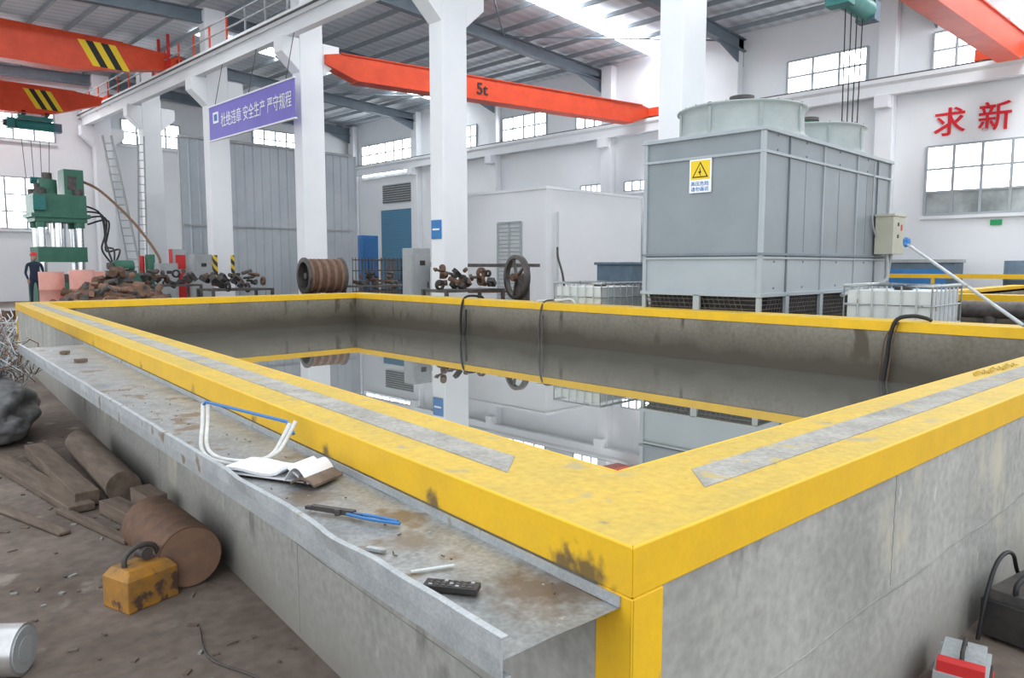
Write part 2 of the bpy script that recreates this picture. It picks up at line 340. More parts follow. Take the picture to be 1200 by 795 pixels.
# ------------------------------------------------------------------ cranes
def crane(p0,p1,zb,zt,w,zb2,taper,ends,hz=None,name="overhead_crane"):
    e=empty(name,((p0[0]+p1[0])/2,(p0[1]+p1[1])/2,zb))
    b=B(); d=Vector((p1[0]-p0[0],p1[1]-p0[1],0)); Ln=d.length; d.normalize(); s=Vector((d.y,-d.x,0))
    prof=[(0,zb2),(taper,zb),(Ln-taper,zb),(Ln,zb2),(Ln,zt-.1),(Ln-taper*.5,zt),(taper*.5,zt),(0,zt-.1)]
    o=Vector((p0[0],p0[1],0)); n=len(prof)
    vs=[o+d*a+Vector((0,0,z))-s*w/2 for a,z in prof]+[o+d*a+Vector((0,0,z))+s*w/2 for a,z in prof]
    b.add(vs,[(0,1,6,7),(1,2,5,6),(2,3,4,5),(n,n+7,n+6,n+1),(n+1,n+6,n+5,n+2),(n+2,n+5,n+4,n+3)]+[(i,(i+1)%n,n+(i+1)%n,n+i) for i in range(n)],redp)
    q0=o+d*taper*.5;q1=o+d*(Ln-taper*.5)
    b.bar(q0+Vector((0,0,zt)),q1+Vector((0,0,zt)),w+.08,.03,redp); 
    q0=o+d*taper;q1=o+d*(Ln-taper)
    b.bar(q0+Vector((0,0,zb)),q1+Vector((0,0,zb)),w+.12,.04,redp)
    b.build("girder",0,e)
    for k,(a,on) in enumerate(((0,ends[0]),(Ln,ends[1]))):
        if not on: continue
        b=B(); c=o+d*a
        b.box((c.x,c.y,zb2+.12),(.3,2.2,.32),redp)
        for t in (-.85,.85): b.cyl((c.x-.12,c.y+t,zb2-.0),(c.x+.12,c.y+t,zb2),.16,dark,16)
        b.box((c.x,c.y-1.15,zb2+.1),(.14,.12,.14),black)
        b.build("end_carriage_%d"%k,.01,e)
    if hz:
        b=B()
        for a0,a1 in hz:
            for k in range(5):
                w0=(a1-a0)/5
                x0=a0+k*w0
                mm=MATS['hz_y'] if k%2==0 else blackt
                vs=[o+d*(x0+dz)+Vector((0,0,z))+s*(w/2+t) for t in (0,.012) for (dz,z) in ((0,zb+.22),(w0,zb+.22),(w0-.45,zt-.16),(-.45,zt-.16))]
                b.add(vs,[(0,1,2,3),(4,5,6,7),(0,1,5,4),(1,2,6,5),(2,3,7,6),(3,0,4,7)],mm)
        b.build("hazard_stripes",0,e)
    return e,o,d,s
c1,_,_,_=crane((-7,29.3),(11.1,29.3),8.3,9.5,.5,8.85,3.2,(0,1),hz=[(15.5,16.7)])
c2,_,_,_=crane((-7,36.6),(11.1,36.6),7.9,9.05,.5,8.7,2.4,(0,1),hz=[(15.4,16.4)])
c3,o,d,s=crane((12.25,20.3),(25.6,17.9),7.25,7.98,.45,7.62,1.0,(0,1))
p=o+d*5.3+s*.24; text("capacity_text","5t",.55,(p.x,p.y,7.42),d,blackt,c3,.01,1,.012)
c4,_,_,_=crane((12.3,5.7),(25.6,5.2),7.25,7.98,.45,7.62,1.0,(0,1))
def hoist(name,x,y,ztop,z,zhook,m,n=4,w=.9):
    b=B()
    b.cyl((x-w/2,y,z),(x+w/2,y,z),.2,m,24); b.box((x,y,z+.28),(w*.9,.5,.14),m); b.box((x-w*.62,y,z),(.28,.42,.42),m); b.box((x+w*.6,y,z-.02),(.26,.36,.36),bluedk)
    b.cyl((x-w*.8,y,z),(x-w*.5,y,z),.13,dark,16)
    for sx in (-.3,.3):
        b.bar((x+sx*w,y,z+.3),(x+sx*w,y,ztop),.08,.3,m)
        b.cyl((x+sx*w,y-.25,ztop-.05),(x+sx*w,y+.25,ztop-.05),.1,dark,12)
    for i in range(n):
        t=(i/(n-1)-.5)*w*.75
        b.cyl((x+t,y,z-.1),(x+t*.8,y,zhook+.25),.012,blackt,6)
    b.box((x,y,zhook+.15),(w*.42,.12,.24),m); b.cyl((x-w*.2,y,zhook+.2),(x+w*.2,y,zhook+.2),.13,m,16)
    b.curve([(x,y,zhook+.05),(x,y,zhook-.1),(x+.09,y,zhook-.18),(x,y,zhook-.28),(x-.1,y,zhook-.2)],.025,dark)
    b.build(name,.01)
hoist("electric_hoist",14.6,5.62,7.25,6.45,2.6,teal,4,1.1)
hoist("electric_hoist",8.35,36.6,7.95,7.45,5.0,teal,4,1.4)
# ------------------------------------------------------------------ tank
def inset(poly,d):
    n=len(poly); out=[]
    for i in range(n):
        p0=Vector(poly[i-1]);p1=Vector(poly[i]);p2=Vector(poly[(i+1)%n])
        d1=(p1-p0).normalized();d2=(p2-p1).normalized()
        n1=Vector((-d1.y,d1.x));n2=Vector((-d2.y,d2.x))
        a=p1+n1*d; c=p1+n2*d
        den=d1.x*d2.y-d1.y*d2.x
        t=((c.x-a.x)*d2.y-(c.y-a.y)*d2.x)/den
        q=a+d1*t; out.append((q.x,q.y))
    return out
OUT=[(1.21,1.04),(9.0,1.32),(8.4,15.6),(1.58,14.9)]
TZ=.99; WT=.40
tank=empty("concrete_water_tank",TM@Vector((5,8,0)))
def ring(b,o,i,z0,z1,m):
    for k in range(4):
        b.prism([o[k],o[(k+1)%4],i[(k+1)%4],i[k]],z0,z1,m)
IN=inset(OUT,WT)
b=B(TM); ring(b,OUT,inset(OUT,WT/2),0,.965,concrete); b.build("walls_outer",0,tank)
b=B(TM); ring(b,inset(OUT,WT/2),IN,0,.965,conc_in); b.build("walls_inner",0,tank)
b=B(TM); ring(b,inset(OUT,.0),IN,.965,TZ,yeltop); b.build("steel_coping",0,tank)
b=B(TM)
ring(b,inset(OUT,-.012),OUT,TZ-.115,TZ+.002,yel); ring(b,IN,inset(IN,.012),TZ-.11,TZ+.002,yel)
def lerp(p,q,t): return (p[0]+(q[0]-p[0])*t,p[1]+(q[1]-p[1])*t)
for k in range(4):
    P=Vector(OUT[k]); a=(Vector(OUT[(k+1)%4])-P).normalized(); c=(Vector(OUT[k-1])-P).normalized()
    for e,f in ((a,c),(c,a)):
        q=[P-f*.013-e*.013,P+e*.1-f*.013,P+e*.1,P-e*.013]
        b.prism([(t.x,t.y) for t in q],0,TZ-.115,yel)
b.build("edge_angle_frame",.004,tank)
b=B(TM)
O1=inset(OUT,.14);I1=inset(OUT,.27)
def strip(k,t0,t1,m):
    a,c=O1[k],O1[(k+1)%4];e,f=I1[k],I1[(k+1)%4]
    b.prism([lerp(a,c,t0),lerp(a,c,t1),lerp(e,f,t1),lerp(e,f,t0)],TZ,TZ+.003,m)
strip(0,.045,.6,conc_top); strip(3,.03,.965,conc_top)
b.build("concrete_infill",0,tank)
b=B(TM)
A=Vector(OUT[0]);Bp=Vector(OUT[3]);D=Vector(OUT[1])
def seam(P,Q,t0,z0,t1,z1,w=.005):
    P=Vector(P);Q=Vector(Q);d=(Q-P).normalized();n=Vector((d.y,-d.x))
    if n.dot(Vector((5,8))-P)>0: n=-n
    pts=[]
    for k in range(25):
        f=k/24; t=t0+(t1-t0)*f+.004*math.sin(k*2.1); z=z0+(z1-z0)*f+(.008*math.sin(k*1.7) if abs(t1-t0)>1 else 0); p=P+d*t+n*.0005; pts.append((p.x,p.y,z))
    b.tube(pts,w/2,conc_line,6)
for t in (1.9,4.3,6.7,9.1,11.5): seam(A,Bp,t,0.02,t+.02,.87,.003)
for t in (1.45,): seam(A,D,t,.47,t+.01,.87,.003)
seam(A,D,.1,.44,6,.47,.008); seam(A,Bp,.1,.42,13.5,.45,.004)
b.build("formwork_seams",0,tank)
b=B(TM); b.prism(inset(IN,-.01),.02,.32,wm); b.build("water",0,tank)
# ------------------------------------------------------------------ tray shelf
b=B(TM)
y0,y1=1.06,8.1; xo=.86
def wx(y): return 1.196+(y-1.04)*.0267
ny=90
def dent(x,y): return .004*noise.noise(Vector((x*7,y*5,0)))-(.012*math.exp(-((y-1.2)/.12)**2)*(1.2-x)/.35)
vs=[]
NX=8
for i in range(ny+1):
    y=y0+(y1-y0)*(i/ny)**1.6
    for j in range(NX+1):
        x=xo+(wx(y)-xo)*j/NX; vs.append((x,y,.847+dent(x,y)))
b.add(vs,[(i*(NX+1)+j,i*(NX+1)+j+1,(i+1)*(NX+1)+j+1,(i+1)*(NX+1)+j) for i in range(ny) for j in range(NX)],galv,True)
vs=[]
for i in range(ny+1):
    y=y0+(y1-y0)*(i/ny)**1.6; w_=.006*noise.noise(Vector((0,y*4,3))); hz=.004*noise.noise(Vector((5,y*6,1)))
    w_-=.014*math.exp(-((y-1.75)/.12)**2)+.010*math.exp(-((y-2.45)/.10)**2)
    for (dx,z) in ((.02,.80),(-.004,.80),(-.006,.845),(-.004+w_,.889+hz),(.014+w_,.889+hz),(.014+w_,.885+hz),(.0+w_,.885+hz),(0,.845),(0,.805),(.02,.805)):
        vs.append((xo+dx,y,z))
k=10
b.add(vs,[(i*k+j,i*k+(j+1)%k,(i+1)*k+(j+1)%k,(i+1)*k+j) for i in range(ny) for j in range(k)]+[tuple(range(k)),tuple(range(ny*k,ny*k+k))],galv2)
b.add([(wx(y0)-.006,y0,.847),(wx(y1)-.006,y1,.847),(wx(y1)-.006,y1,.872),(wx(y0)-.006,y0,.872),(wx(y0),y0,.847),(wx(y1),y1,.847),(wx(y1),y1,.872),(wx(y0),y0,.872)],[(0,1,2,3),(4,5,6,7),(0,1,5,4),(1,2,6,5),(2,3,7,6),(3,0,4,7)],galv2)
for y in (1.6,3.6,5.6,7.6):
    b.add([(wx(y),y-.01,.84),(xo+.04,y-.01,.84),(wx(y),y-.01,.72),(wx(y),y+.01,.84),(xo+.04,y+.01,.84),(wx(y),y+.01,.72)],[(0,1,2),(3,4,5),(0,1,4,3),(1,2,5,4)],galv2)
b.build("galvanized_steel_tray")
# ------------------------------------------------------------------ things on tray
b=B(TM); Z=.85
b.tube([(1.03,3.40,.975),(1.04,3.37,1.0),(1.17,2.80,.985),(1.18,2.76,.94)],.007,bluepl,8)
pts=[(1.035,3.40,.985),(1.0,3.3,.92),(.93,3.1,.87),(.895,2.92,.865),(.91,2.80,.865),(.98,2.72,.865),(1.07,2.72,.88),(1.14,2.78,.92),(1.175,2.78,.98)]
b.curve(pts,.010,whitepl,8,6); b.curve([(x+.015,y-.02,z+.012) for x,y,z in pts],.008,whitepl,8,6)
b.build("hose_loop_with_blue_handle")
b=B(TM)
def sheetg(c,ax,ay,fn,th,m,nu=14,nv=6):
    c=Vector(c);ax=Vector(ax);ay=Vector(ay); vs=[]
    for k in (0,th):
        for i in range(nu+1):
            for j in range(nv+1):
                u=i/nu;v=j/nv; h,du=fn(u,v); vs.append(c+ax*(u+du)+ay*v+Vector((0,0,h+k)))
    fs=[];w=nv+1;o=(nu+1)*w
    for i in range(nu):
        for j in range(nv):
            q=(i*w+j,i*w+j+1,(i+1)*w+j+1,(i+1)*w+j); fs.append(q); fs.append(tuple(t+o for t in q))
    for i in range(nu):
        fs.append((i*w,(i+1)*w,(i+1)*w+o,i*w+o)); fs.append((i*w+nv,(i+1)*w+nv,(i+1)*w+nv+o,i*w+nv+o))
    for j in range(nv):
        fs.append((j,j+1,j+1+o,j+o)); fs.append((nu*w+j,nu*w+j+1,nu*w+j+1+o,nu*w+j+o))
    b.add(vs,fs,m,False)
def book(u,v): return (.012+.004*math.sin(u*9)+ (.03*math.exp(-((u-.85)/.1)**2)),0)
sheetg((.87,2.70,Z+.002),(.19,-.37,0),(.15,.075,0),lambda u,v:(0.002+.003*u,0),.004,wood)
sheetg((.872,2.69,Z+.008),(.165,-.33,0),(.15,.075,0),lambda u,v:(.004*u,0),.004,paper)
sheetg((.875,2.68,Z+.008),(.155,-.30,0),(.13,.07,0),book,.010,paper)
sheetg((.99,2.41,Z+.016),(.045,-.09,0),(.14,.07,0),lambda u,v:(.05*math.sin(u*math.pi)*1.0,0),.003,paper)
sheetg((1.0,2.38,Z+.010),(.045,-.09,0),(.14,.07,0),lambda u,v:(.020*math.sin(u*math.pi),0),.008,wood)
b.build("open_notebook")
b=B(TM)
b.bar((.94,2.12,Z+.010),(1.03,1.93,Z+.012),.014,.010,dark); b.bar((.95,2.10,Z+.016),(1.02,1.96,Z+.018),.018,.008,dark)
b.cyl((.985,2.0,Z+.005),(.985,2.0,Z+.024),.010,dark,12)
b.curve([(1.0,1.99,Z+.013),(1.05,1.9,Z+.014),(1.085,1.82,Z+.012)],.005,bluepl); b.curve([(1.0,1.97,Z+.013),(1.03,1.88,Z+.014),(1.08,1.80,Z+.012)],.005,bluepl)
b.build("pliers")
b=B(TM); b.box((.955,1.365,Z+.009),(.13,.042,.014),blackm,(0,0,-.9))
for i in range(7):
    for j in range(3):
        t=(i-3)*.016; q=(j-1)*.012; ca,sa=math.cos(-.9),math.sin(-.9)
        b.box((.955+ca*t-sa*q,1.365+sa*t+ca*q,Z+.017),(.009,.007,.003),dark if (i+j)%4 else greyb,(0,0,-.9))
b.build("remote_control",.003)
b=B(TM); b.bar((.925,1.71,Z+.006),(.95,1.66,Z+.006),.016,.008,galv2); b.bar((.935,1.51,Z+.003),(1.04,1.475,Z+.003),.011,.003,plast)
for i in range(60):
    y=random.uniform(1.15,5); x=random.uniform(.9,1.17); a=random.uniform(0,3); l=random.uniform(.004,.014)
    b.box((x,y,Z+.002),(l,.003,.003),random.choice([dark,galv2,wood]),(0,0,a))
for y in (6.6,7.3): b.box((1.1,y,Z+.015),(.08,.05,.025),wood,(0,0,y))
b.build("tray_debris")
# ------------------------------------------------------------------ floor items near left
b=B(TM)
b.cyl((1.06,3.78,.155),(1.04,4.42,.155),.155,rust,40); b.cyl((1.06,3.774,.155),(1.06,3.78,.155),.148,rustl,40); b.build("steel_billet",.008)
b=B(TM); b.M=TM@Matrix.Translation((.83,3.78,0))@Matrix.Rotation(.35,4,'Z')
b.add([(-.13,-.10,0),(.13,-.10,0),(.13,.10,0),(-.13,.10,0),(-.13,-.10,.15),(.13,-.10,.15),(.13,.10,.15),(-.13,.10,.15),(-.10,-.07,.19),(.10,-.07,.19),(.10,.07,.19),(-.10,.07,.19)],
 [(0,1,2,3),(0,1,5,4),(1,2,6,5),(2,3,7,6),(3,0,4,7),(4,5,9,8),(5,6,10,9),(6,7,11,10),(7,4,8,11),(8,9,10,11)],orange)
b.curve([(-.08,0,.18),(-.07,0,.24),(0,0,.27),(.07,0,.25),(.1,0,.19)],.014,dark); b.cyl((.02,-.03,.23),(.02,.03,.23),.03,dark,16)
b.build("orange_lifting_magnet",.012)
b=B(TM); p=Vector((.31,3.37,.1)); q=p+Vector((-.75,.52,0)); b.cyl(p,q,.1,steel,36); dd=(p-q).normalized()
b.cyl(p,p+dd*.006,.088,galv2,36); b.cyl(p+dd*.006,p+dd*.008,.05,greyb,24); b.build("steel_round_bar",.006)
for i,(p0,p1,w,h) in enumerate([((.58,7.2,.03),(.86,5.4,.03),.16,.05),((.84,7.3,.06),(.91,5.5,.06),.15,.1),((1.0,5.30,.05),(1.1,4.75,.05),.13,.09),((.75,5.5,.02),(.96,4.6,.02),.06,.03),((.3,6.3,.015),(.7,5.0,.015),.07,.02),((1.14,5.1,.15),(1.17,4.8,.15),.12,.1)]):
    b=B(TM); b.bar(p0,p1,w,h,wood); b.build("wooden_plank",.006)
b=B(TM); b.cyl((1.14,7.1,.11),(1.12,5.45,.11),.11,wood,16); b.build("wooden_log",.01)
b=B(TM)
b.blob((.48,8.5,.26),(.58,.75,.30),sackm,3,5,.10,2.2,True)
b.blob((.60,8.0,.15),(.3,.3,.17),sackm,5,4,.12,2.2,True)
b.build("plastic_sack")
b=B(TM)
for i in range(520):
    a=random.uniform(0,6.28); rr=random.uniform(0,.62)
    c=Vector((.46+rr*math.cos(a)*.8,8.85+rr*math.sin(a)*1.1,.44+random.random()*(.84-rr*.7)))
    rad=random.uniform(.06,.20); nrm=Vector((random.gauss(0,1),random.gauss(0,1),random.gauss(0,1))).normalized(); u=nrm.orthogonal().normalized(); v=nrm.cross(u)
    ph=random.uniform(.8,1.0)
    pts=[c+(u*math.cos(t)+v*math.sin(t))*rad*(1+.2*math.sin(3*t+i))+nrm*.04*t for t in [k*6.28*ph/11 for k in range(12)]]
    b.tube(pts,.006,(galv2,steel,galv2,galv2,rustl)[i%5],4)
b.build("wire_scrap_pile")
b=B(TM)
for i in range(160):
    x=random.uniform(-.6,1.15); y=random.uniform(2.6,8)
    b.box((x,y,.004),(random.uniform(.01,.05),random.uniform(.01,.025),.008),random.choice([wood,floorm,dark,conc_line]),(0,0,random.uniform(0,3)))
b.curve([(.95,3.3,.01),(.9,3.0,.01),(1.0,2.7,.01),(.95,2.4,.01),(1.05,2.2,.01)],.004,dark)
b.build("floor_litter")
# ------------------------------------------------------------------ right near floor items
b=B(TM)
b.M=TM@Matrix.Translation((3.72,.93,0))@Matrix.Rotation(-.1,4,'Z')
b.box((0,0,.10),(.42,.24,.16),blackm); b.box((0,0,.2),(.38,.20,.05),dark); b.box((0,-.125,.1),(.3,.012,.08),greyb); b.curve([(-.18,0,.22),(-.16,0,.27),(0,0,.29),(.16,0,.27),(.18,0,.22)],.012,black)
b.build("black_tool_box",.012)
b=B(TM); b.M=TM@Matrix.Translation((2.98,.95,0))@Matrix.Rotation(.25,4,'Z')
b.box((0,0,.085),(.26,.17,.09),greyb); b.box((0,0,.145),(.23,.14,.035),galv2); b.box((.02,-.087,.085),(.12,.01,.05),blackm); b.box((0,0,.035),(.28,.19,.05),redb); b.box((-.10,0,.15),(.05,.15,.045),redb)
b.tube([(-.06,0,.16),(-.05,0,.19),(.07,0,.19),(.08,0,.16)],.008,blackm)
b.build("battery_charger",.01)
b=B(TM)
b.curve([(3.45,1.05,.02),(3.5,1.04,.22),(3.62,1.04,.33),(3.80,1.04,.31),(3.92,1.02,.15),(3.95,.8,.02),(3.6,.65,.015),(3.3,.6,.015)],.009,black)
b.curve([(2.55,.75,.012),(2.7,.72,.012),(2.78,.68,.012),(3.1,.66,.012),(3.3,.72,.012)],.012,black)
b.build("black_power_cable")
b=B(TM)
b.cyl((2.3,.99,.035),(2.8,1.02,.035),.03,greyb,12); b.cyl((2.25,.90,.03),(2.72,.96,.03),.025,rust,12); b.bar((2.3,.82,.015),(2.7,.86,.015),.06,.03,dark)
b.build("steel_pipe_scrap")
b=B(TM)
for i in range(22):
    x=4.62+i*.03; y=1.50+.012*math.sin(i*.8); e=(i%2)
    pts=[]
    for k in range(10):
        t=k*6.283/10; a=math.cos(t)*.020; c2=math.sin(t)*.010
        pts.append((x+a,y+(c2 if e else 0),TZ+.012+(0 if e else c2)))
    b.tube(pts,.0035,yeltop,6,closed=True)
b.build("yellow_chain")
# ------------------------------------------------------------------ hoses over back wall
def backx(y): return 9.0-(y-1.32)*(.6/14.28)
def drape(name,y,r,m,ext=.1,low=.2,dy=.08):
    b=B(TM); xi=backx(y)-WT-.03; xo_=backx(y)+.05
    b.curve([(xo_+.05,y,.5),(xo_,y,.95),(xo_-.12,y,TZ+ext),(xi+.08,y+.02,TZ+ext),(xi-.02,y+.03,.85),(xi-.03,y+.06,.45),(xi-.05,y-.02,low),(xi-.05,y-dy,.42),(xi-.03,y-dy,.8)],r,m)
    b.build(name)
drape("black_hose",11.2,.022,black,.04,.22,.12)
drape("water_hose",9.1,.014,dark,.03,.2,.04)
b=B(TM); y=3.6; xi=backx(y)-WT
b.curve([(xi+.22,y-.30,TZ+.02),(xi+.1,y-.28,TZ+.05),(xi-.02,y-.2,TZ+.07),(xi-.07,y-.06,TZ+.02),(xi-.08,y,.8),(xi-.07,y+.02,.6),(xi-.08,y+.06,.25)],.022,black)
for k in (-.04,.05): b.curve([(xi-.05,y-.08,TZ),(xi-.07,y+k,.8),(xi-.06,y+k+.06,.3)],.008,rust,6)
b.build("suction_hose")
b=B(TM)
b.curve([(backx(9.3)-.42,9.25,TZ+.03),(backx(9.1)-.1,9.05,TZ+.04),(backx(9.1)-.05,8.75,TZ+.03),(backx(9)+.03,8.7,.6)],.018,plast); b.build("grey_pipe")
# ------------------------------------------------------------------ cooling tower
X0,X1,Y0,Y1=9.3,14.0,4.66,6.48
ct=empty("cooling_tower",((X0+X1)/2,(Y0+Y1)/2,0))
b=B()
b.bx((X0,Y0,1.74),(X1,Y1,3.38),tower); b.bx((X0,Y0,1.22),(X1,Y1,1.74),towerl); b.bx((X0+.06,Y0+.06,.1),(X1-.06,Y1-.06,1.22),blackm)
b.bx((X0-.02,Y0-.02,0),(X1+.02,Y1+.02,.45),towerl)
b.build("casing",.01,ct)
b=B()
def fr(z,h,pr,m): b.bx((X0-pr,Y0-pr,z-h/2),(X1+pr,Y1+pr,z+h/2),m)
fr(3.39,.05,.05,towerl); fr(3.10,.035,.035,towerl); fr(1.76,.035,.04,towerd); fr(1.71,.03,.03,towerl); fr(1.21,.05,.05,towerl)
for x in (10.05,11.2,12.5,13.4):
    b.bx((x-.012,Y0-.025,1.24),(x+.012,Y0,3.37),towerl if x in(11.2,12.5) else towerd); b.bx((x-.05,Y0-.05,.4),(x+.05,Y0,1.2),towerl)
for y in (5.58,): b.bx((X0-.05,y-.05,.4),(X0,y+.05,1.2),towerl)
for (x,y) in ((X0,Y0),(X0,Y1),(X1,Y0)): b.bx((x-.03,y-.03,0),(x+.03,y+.03,3.4),towerl)
for x in (10.6,11.8,12.95): b.bx((x-.003,Y0-.005,1.8),(x+.003,Y0,3.08),towerd)
for x in (9.7,10.6,11.8,12.95): 
    for z in (3.15,3.34,1.30,1.66): b.bx((x-.012,Y0-.012,z-.012),(x+.012,Y0,z+.012),towerd)
b.build("flanges",.004,ct)
b=B()
z=.47
while z<1.18:
    b.bx((X0-.005,Y0,z),(X0+.03,Y1,z+.012),dark); b.bx((X0,Y0-.005,z),(X1,Y0+.03,z+.012),dark); z+=.06
y=Y0+.05
while y<Y1: b.bar((X0+.01,y,.45),(X0+.01,min(y+.25,Y1),1.19),.02,.008,dark); y+=.08
x=X0+.05
while x<X1-.3: b.bar((x,Y0+.01,.45),(x+.25,Y0+.01,1.19),.008,.02,dark); x+=.08
b.build("intake_louvres",0,ct)
for i,x in enumerate((10.38,12.66)):
    b=B(); yc=(Y0+Y1)/2
    prof=[(.95,3.41),(.95,3.44),(.91,3.45),(.885,3.52),(.875,3.75),(.885,3.82),(.915,3.86),(.93,3.87),(.93,3.85),(.88,3.82),(.84,3.72),(.84,3.42)]
    b.lathe((x,yc,0),prof,fanw,64)
    for k in range(8):
        a=k*math.pi/4; b.bx((x+.885*math.cos(a)-.02,yc+.885*math.sin(a)-.02,3.43),(x+.885*math.cos(a)+.02,yc+.885*math.sin(a)+.02,3.83),fanw)
    for k in range(6):
        a=k*math.pi/3+.3; b.box((x+.42*math.cos(a),yc+.42*math.sin(a),3.66),(.75,.2,.02),greyb,(.35,0,a))
    b.cyl((x,yc,3.45),(x,yc,3.9),.12,green,20); b.bar((x-.92,yc,3.86),(x+.92,yc,3.86),.06,.04,dark); b.bar((x,yc-.92,3.86),(x,yc+.92,3.86),.06,.04,dark)
    b.cyl((x,yc,3.88),(x,yc,4.05),.15,green,20); b.cyl((x,yc,4.04),(x,yc,4.09),.18,dark,20); b.box((x-.2,yc,3.95),(.1,.12,.1),green)
    for k in range(24):
        a=k*math.pi/12
        b.cyl((x,yc,3.885),(x+.92*math.cos(a),yc+.92*math.sin(a),3.88),.005,dark,4)
    b.build("fan_stack_%d"%(i+1),0,ct)
b=B()
b.bx((X0-.03,5.40,2.62),(X0-.012,5.74,3.08),whitet)
def tri(c,r,t,m): 
    vs=[(X0-.03-t,c[0]+r*math.sin(a),c[1]+r*math.cos(a)) for a in (0,2.094,4.189)]+[(X0-.025,c[0]+r*math.sin(a),c[1]+r*math.cos(a)) for a in (0,2.094,4.189)]
    b.add(vs,[(0,1,2),(3,4,5),(0,1,4,3),(1,2,5,4),(2,0,3,5)],m)
b.bx((X0-.032,5.42,2.80),(X0-.03,5.72,3.06),MATS['hz_y'])
tri((5.57,2.90),.145,.004,blackt); tri((5.57,2.90),.115,.006,MATS['hz_y'])
b.add([(X0-.038,5.58,2.98),(X0-.038,5.55,2.89),(X0-.038,5.57,2.89),(X0-.038,5.55,2.83),(X0-.038,5.60,2.91),(X0-.038,5.575,2.91)],[(0,1,2,5),(2,3,4,5)],blackt)
b.build("warning_sign",0,ct)
for k,(t,z) in enumerate((("高压危险",2.72),("请勿靠近",2.645))):
    text("sign_text_%d"%k,t,.065,(X0-.033,5.715,z),(0,-1,0),blue,ct,.001,1.1)
b=B()
b.bx((13.3,4.33,1.8),(13.85,4.62,2.45),beige); b.bx((13.28,4.31,2.43),(13.87,4.63,2.47),beige)
for z in (2.3,2.1): b.bx((13.5,4.32,z-.03),(13.56,4.33,z+.03),blackm)
b.bx((13.66,4.32,2.2),(13.72,4.33,2.3),redb)
b.build("electrical_box",.01,ct)
b=B(); b.curve([(13.4,4.45,1.8),(13.38,4.42,1.5),(13.2,4.4,1.35),(12.6,4.5,1.25),(11.8,4.55,1.15)],.03,greyb); b.curve([(13.6,4.45,1.8),(13.6,4.5,1.2),(13.65,4.5,.4)],.03,greyb)
b.curve([(13.3,4.6,2.1),(13.15,4.62,2.4),(13.15,4.62,3.3)],.015,greyb)
b.build("conduit",0,ct)
# ------------------------------------------------------------------ IBC totes
def ibc(x,y,rot,h=1.34):
    b=B(); b.M=Matrix.Translation((x,y,0))@Matrix.Rotation(rot,4,'Z')
    L,W=1.2,1.0
    b.box((0,0,.14+(h-.2)/2),(L-.06,W-.06,h-.2),plast)
    b.lathe((0,0,0),[(.0,h-.02),(.1,h-.02),(.11,h-.06)],black,20)
    for sx in (-1,1):
        for k in range(7): 
            yy=-W/2+W*k/6; b.cyl((sx*L/2,yy,.15),(sx*L/2,yy,h),.011,galv2,6)
    for sy in (-1,1):
        for k in range(8):
            xx=-L/2+L*k/7; b.cyl((xx,sy*W/2,.15),(xx,sy*W/2,h),.011,galv2,6)
    for k in range(6):
        z=.2+(h-.2)*k/5
        b.tube([(-L/2,-W/2,z),(L/2,-W/2,z),(L/2,W/2,z),(-L/2,W/2,z)],.012,galv2,6,closed=True)
    b.tube([(-L/2,-W/2,h),(L/2,-W/2,h),(L/2,W/2,h),(-L/2,W/2,h)],.022,galv2,8,closed=True)
    for k in (-1,0,1): b.box((k*.5,0,.07),(.12,1,.14),wood)
    b.box((0,0,.14),(L,W,.03),galv2); b.cyl((-L/2-.04,0,.25),(-L/2+.05,0,.25),.05,redb,12)
    b.build("ibc_tote",.01)
ibc(10.02,7.9,0,1.32); ibc(10.15,3.15,0,1.36)
b=B(); b.cyl((8.5,1.55,1.03),(9.55,2.95,1.86),.018,galv2,10); b.build("steel_pole")
b=B(); b.blob((9.56,2.96,1.88),(.05,.045,.06),bluepl,5,2,.3,2); b.build("blue_rag")
# ------------------------------------------------------------------ second tank and rail (right)
b=B()
for lo,hi in (((14.6,-4,0),(14.9,4.4,1.05)),((14.9,4.1,0),(22.5,4.4,1.05)),((22.5,-4,0),(22.8,4.4,1.05))): b.bx(lo,hi,conc_in)
for lo,hi in (((14.55,-4,1.0),(14.95,4.45,1.12)),((14.9,4.1,1.0),(22.5,4.45,1.12)),((22.45,-4,1.0),(22.85,4.45,1.12))): b.bx(lo,hi,yel)
b.build("small_concrete_tank")
b=B()
b.bar((23.4,-2,1.32),(23.4,9.2,1.32),.1,.12,yel)
for y in (-1,1.5,4,6.5,9): b.bar((23.4,y,0),(23.4,y,1.3),.08,.08,yel)
b.build("yellow_guard_rail")
for i,(x,y,z) in enumerate([(24.5,4.6,0),(24.6,3.4,0)]):
    b=B(); b.lathe((x,y,0),[(0,0),(.42,0),(.42,.6),(.44,.62),(.42,.64),(.42,1.2),(.44,1.22),(.42,1.24),(.42,1.75),(0,1.75)],bluedk,28); b.build("steel_drum")
b=B(); b.bx((24.3,6.2,0),(25.2,8.2,1.75),bluedk); b.bx((24.25,6.15,1.7),(25.25,8.25,1.8),greyb); b.bx((24.28,6.4,.8),(24.3,8,1.5),blue); b.build("steel_cabinet",.02)
b=B(); b.bx((25.95,5.45,2.82),(25.99,5.75,2.98),mat("exit_green",(.02,.35,.12),None,.5)); b.build("exit_sign")
b=B(); b.bar((14.2,-1.5,.5),(14.2,3.5,.5),.3,.3,dark); b.cyl((13.9,1.5,.9),(13.9,3.4,.9),.14,dark,16); b.cyl((13.9,3.0,0),(13.9,3.0,.9),.1,dark,12); b.cyl((13.9,2.0,0),(13.9,2.0,.9),.1,dark,12); b.build("dark_steel_pipework")
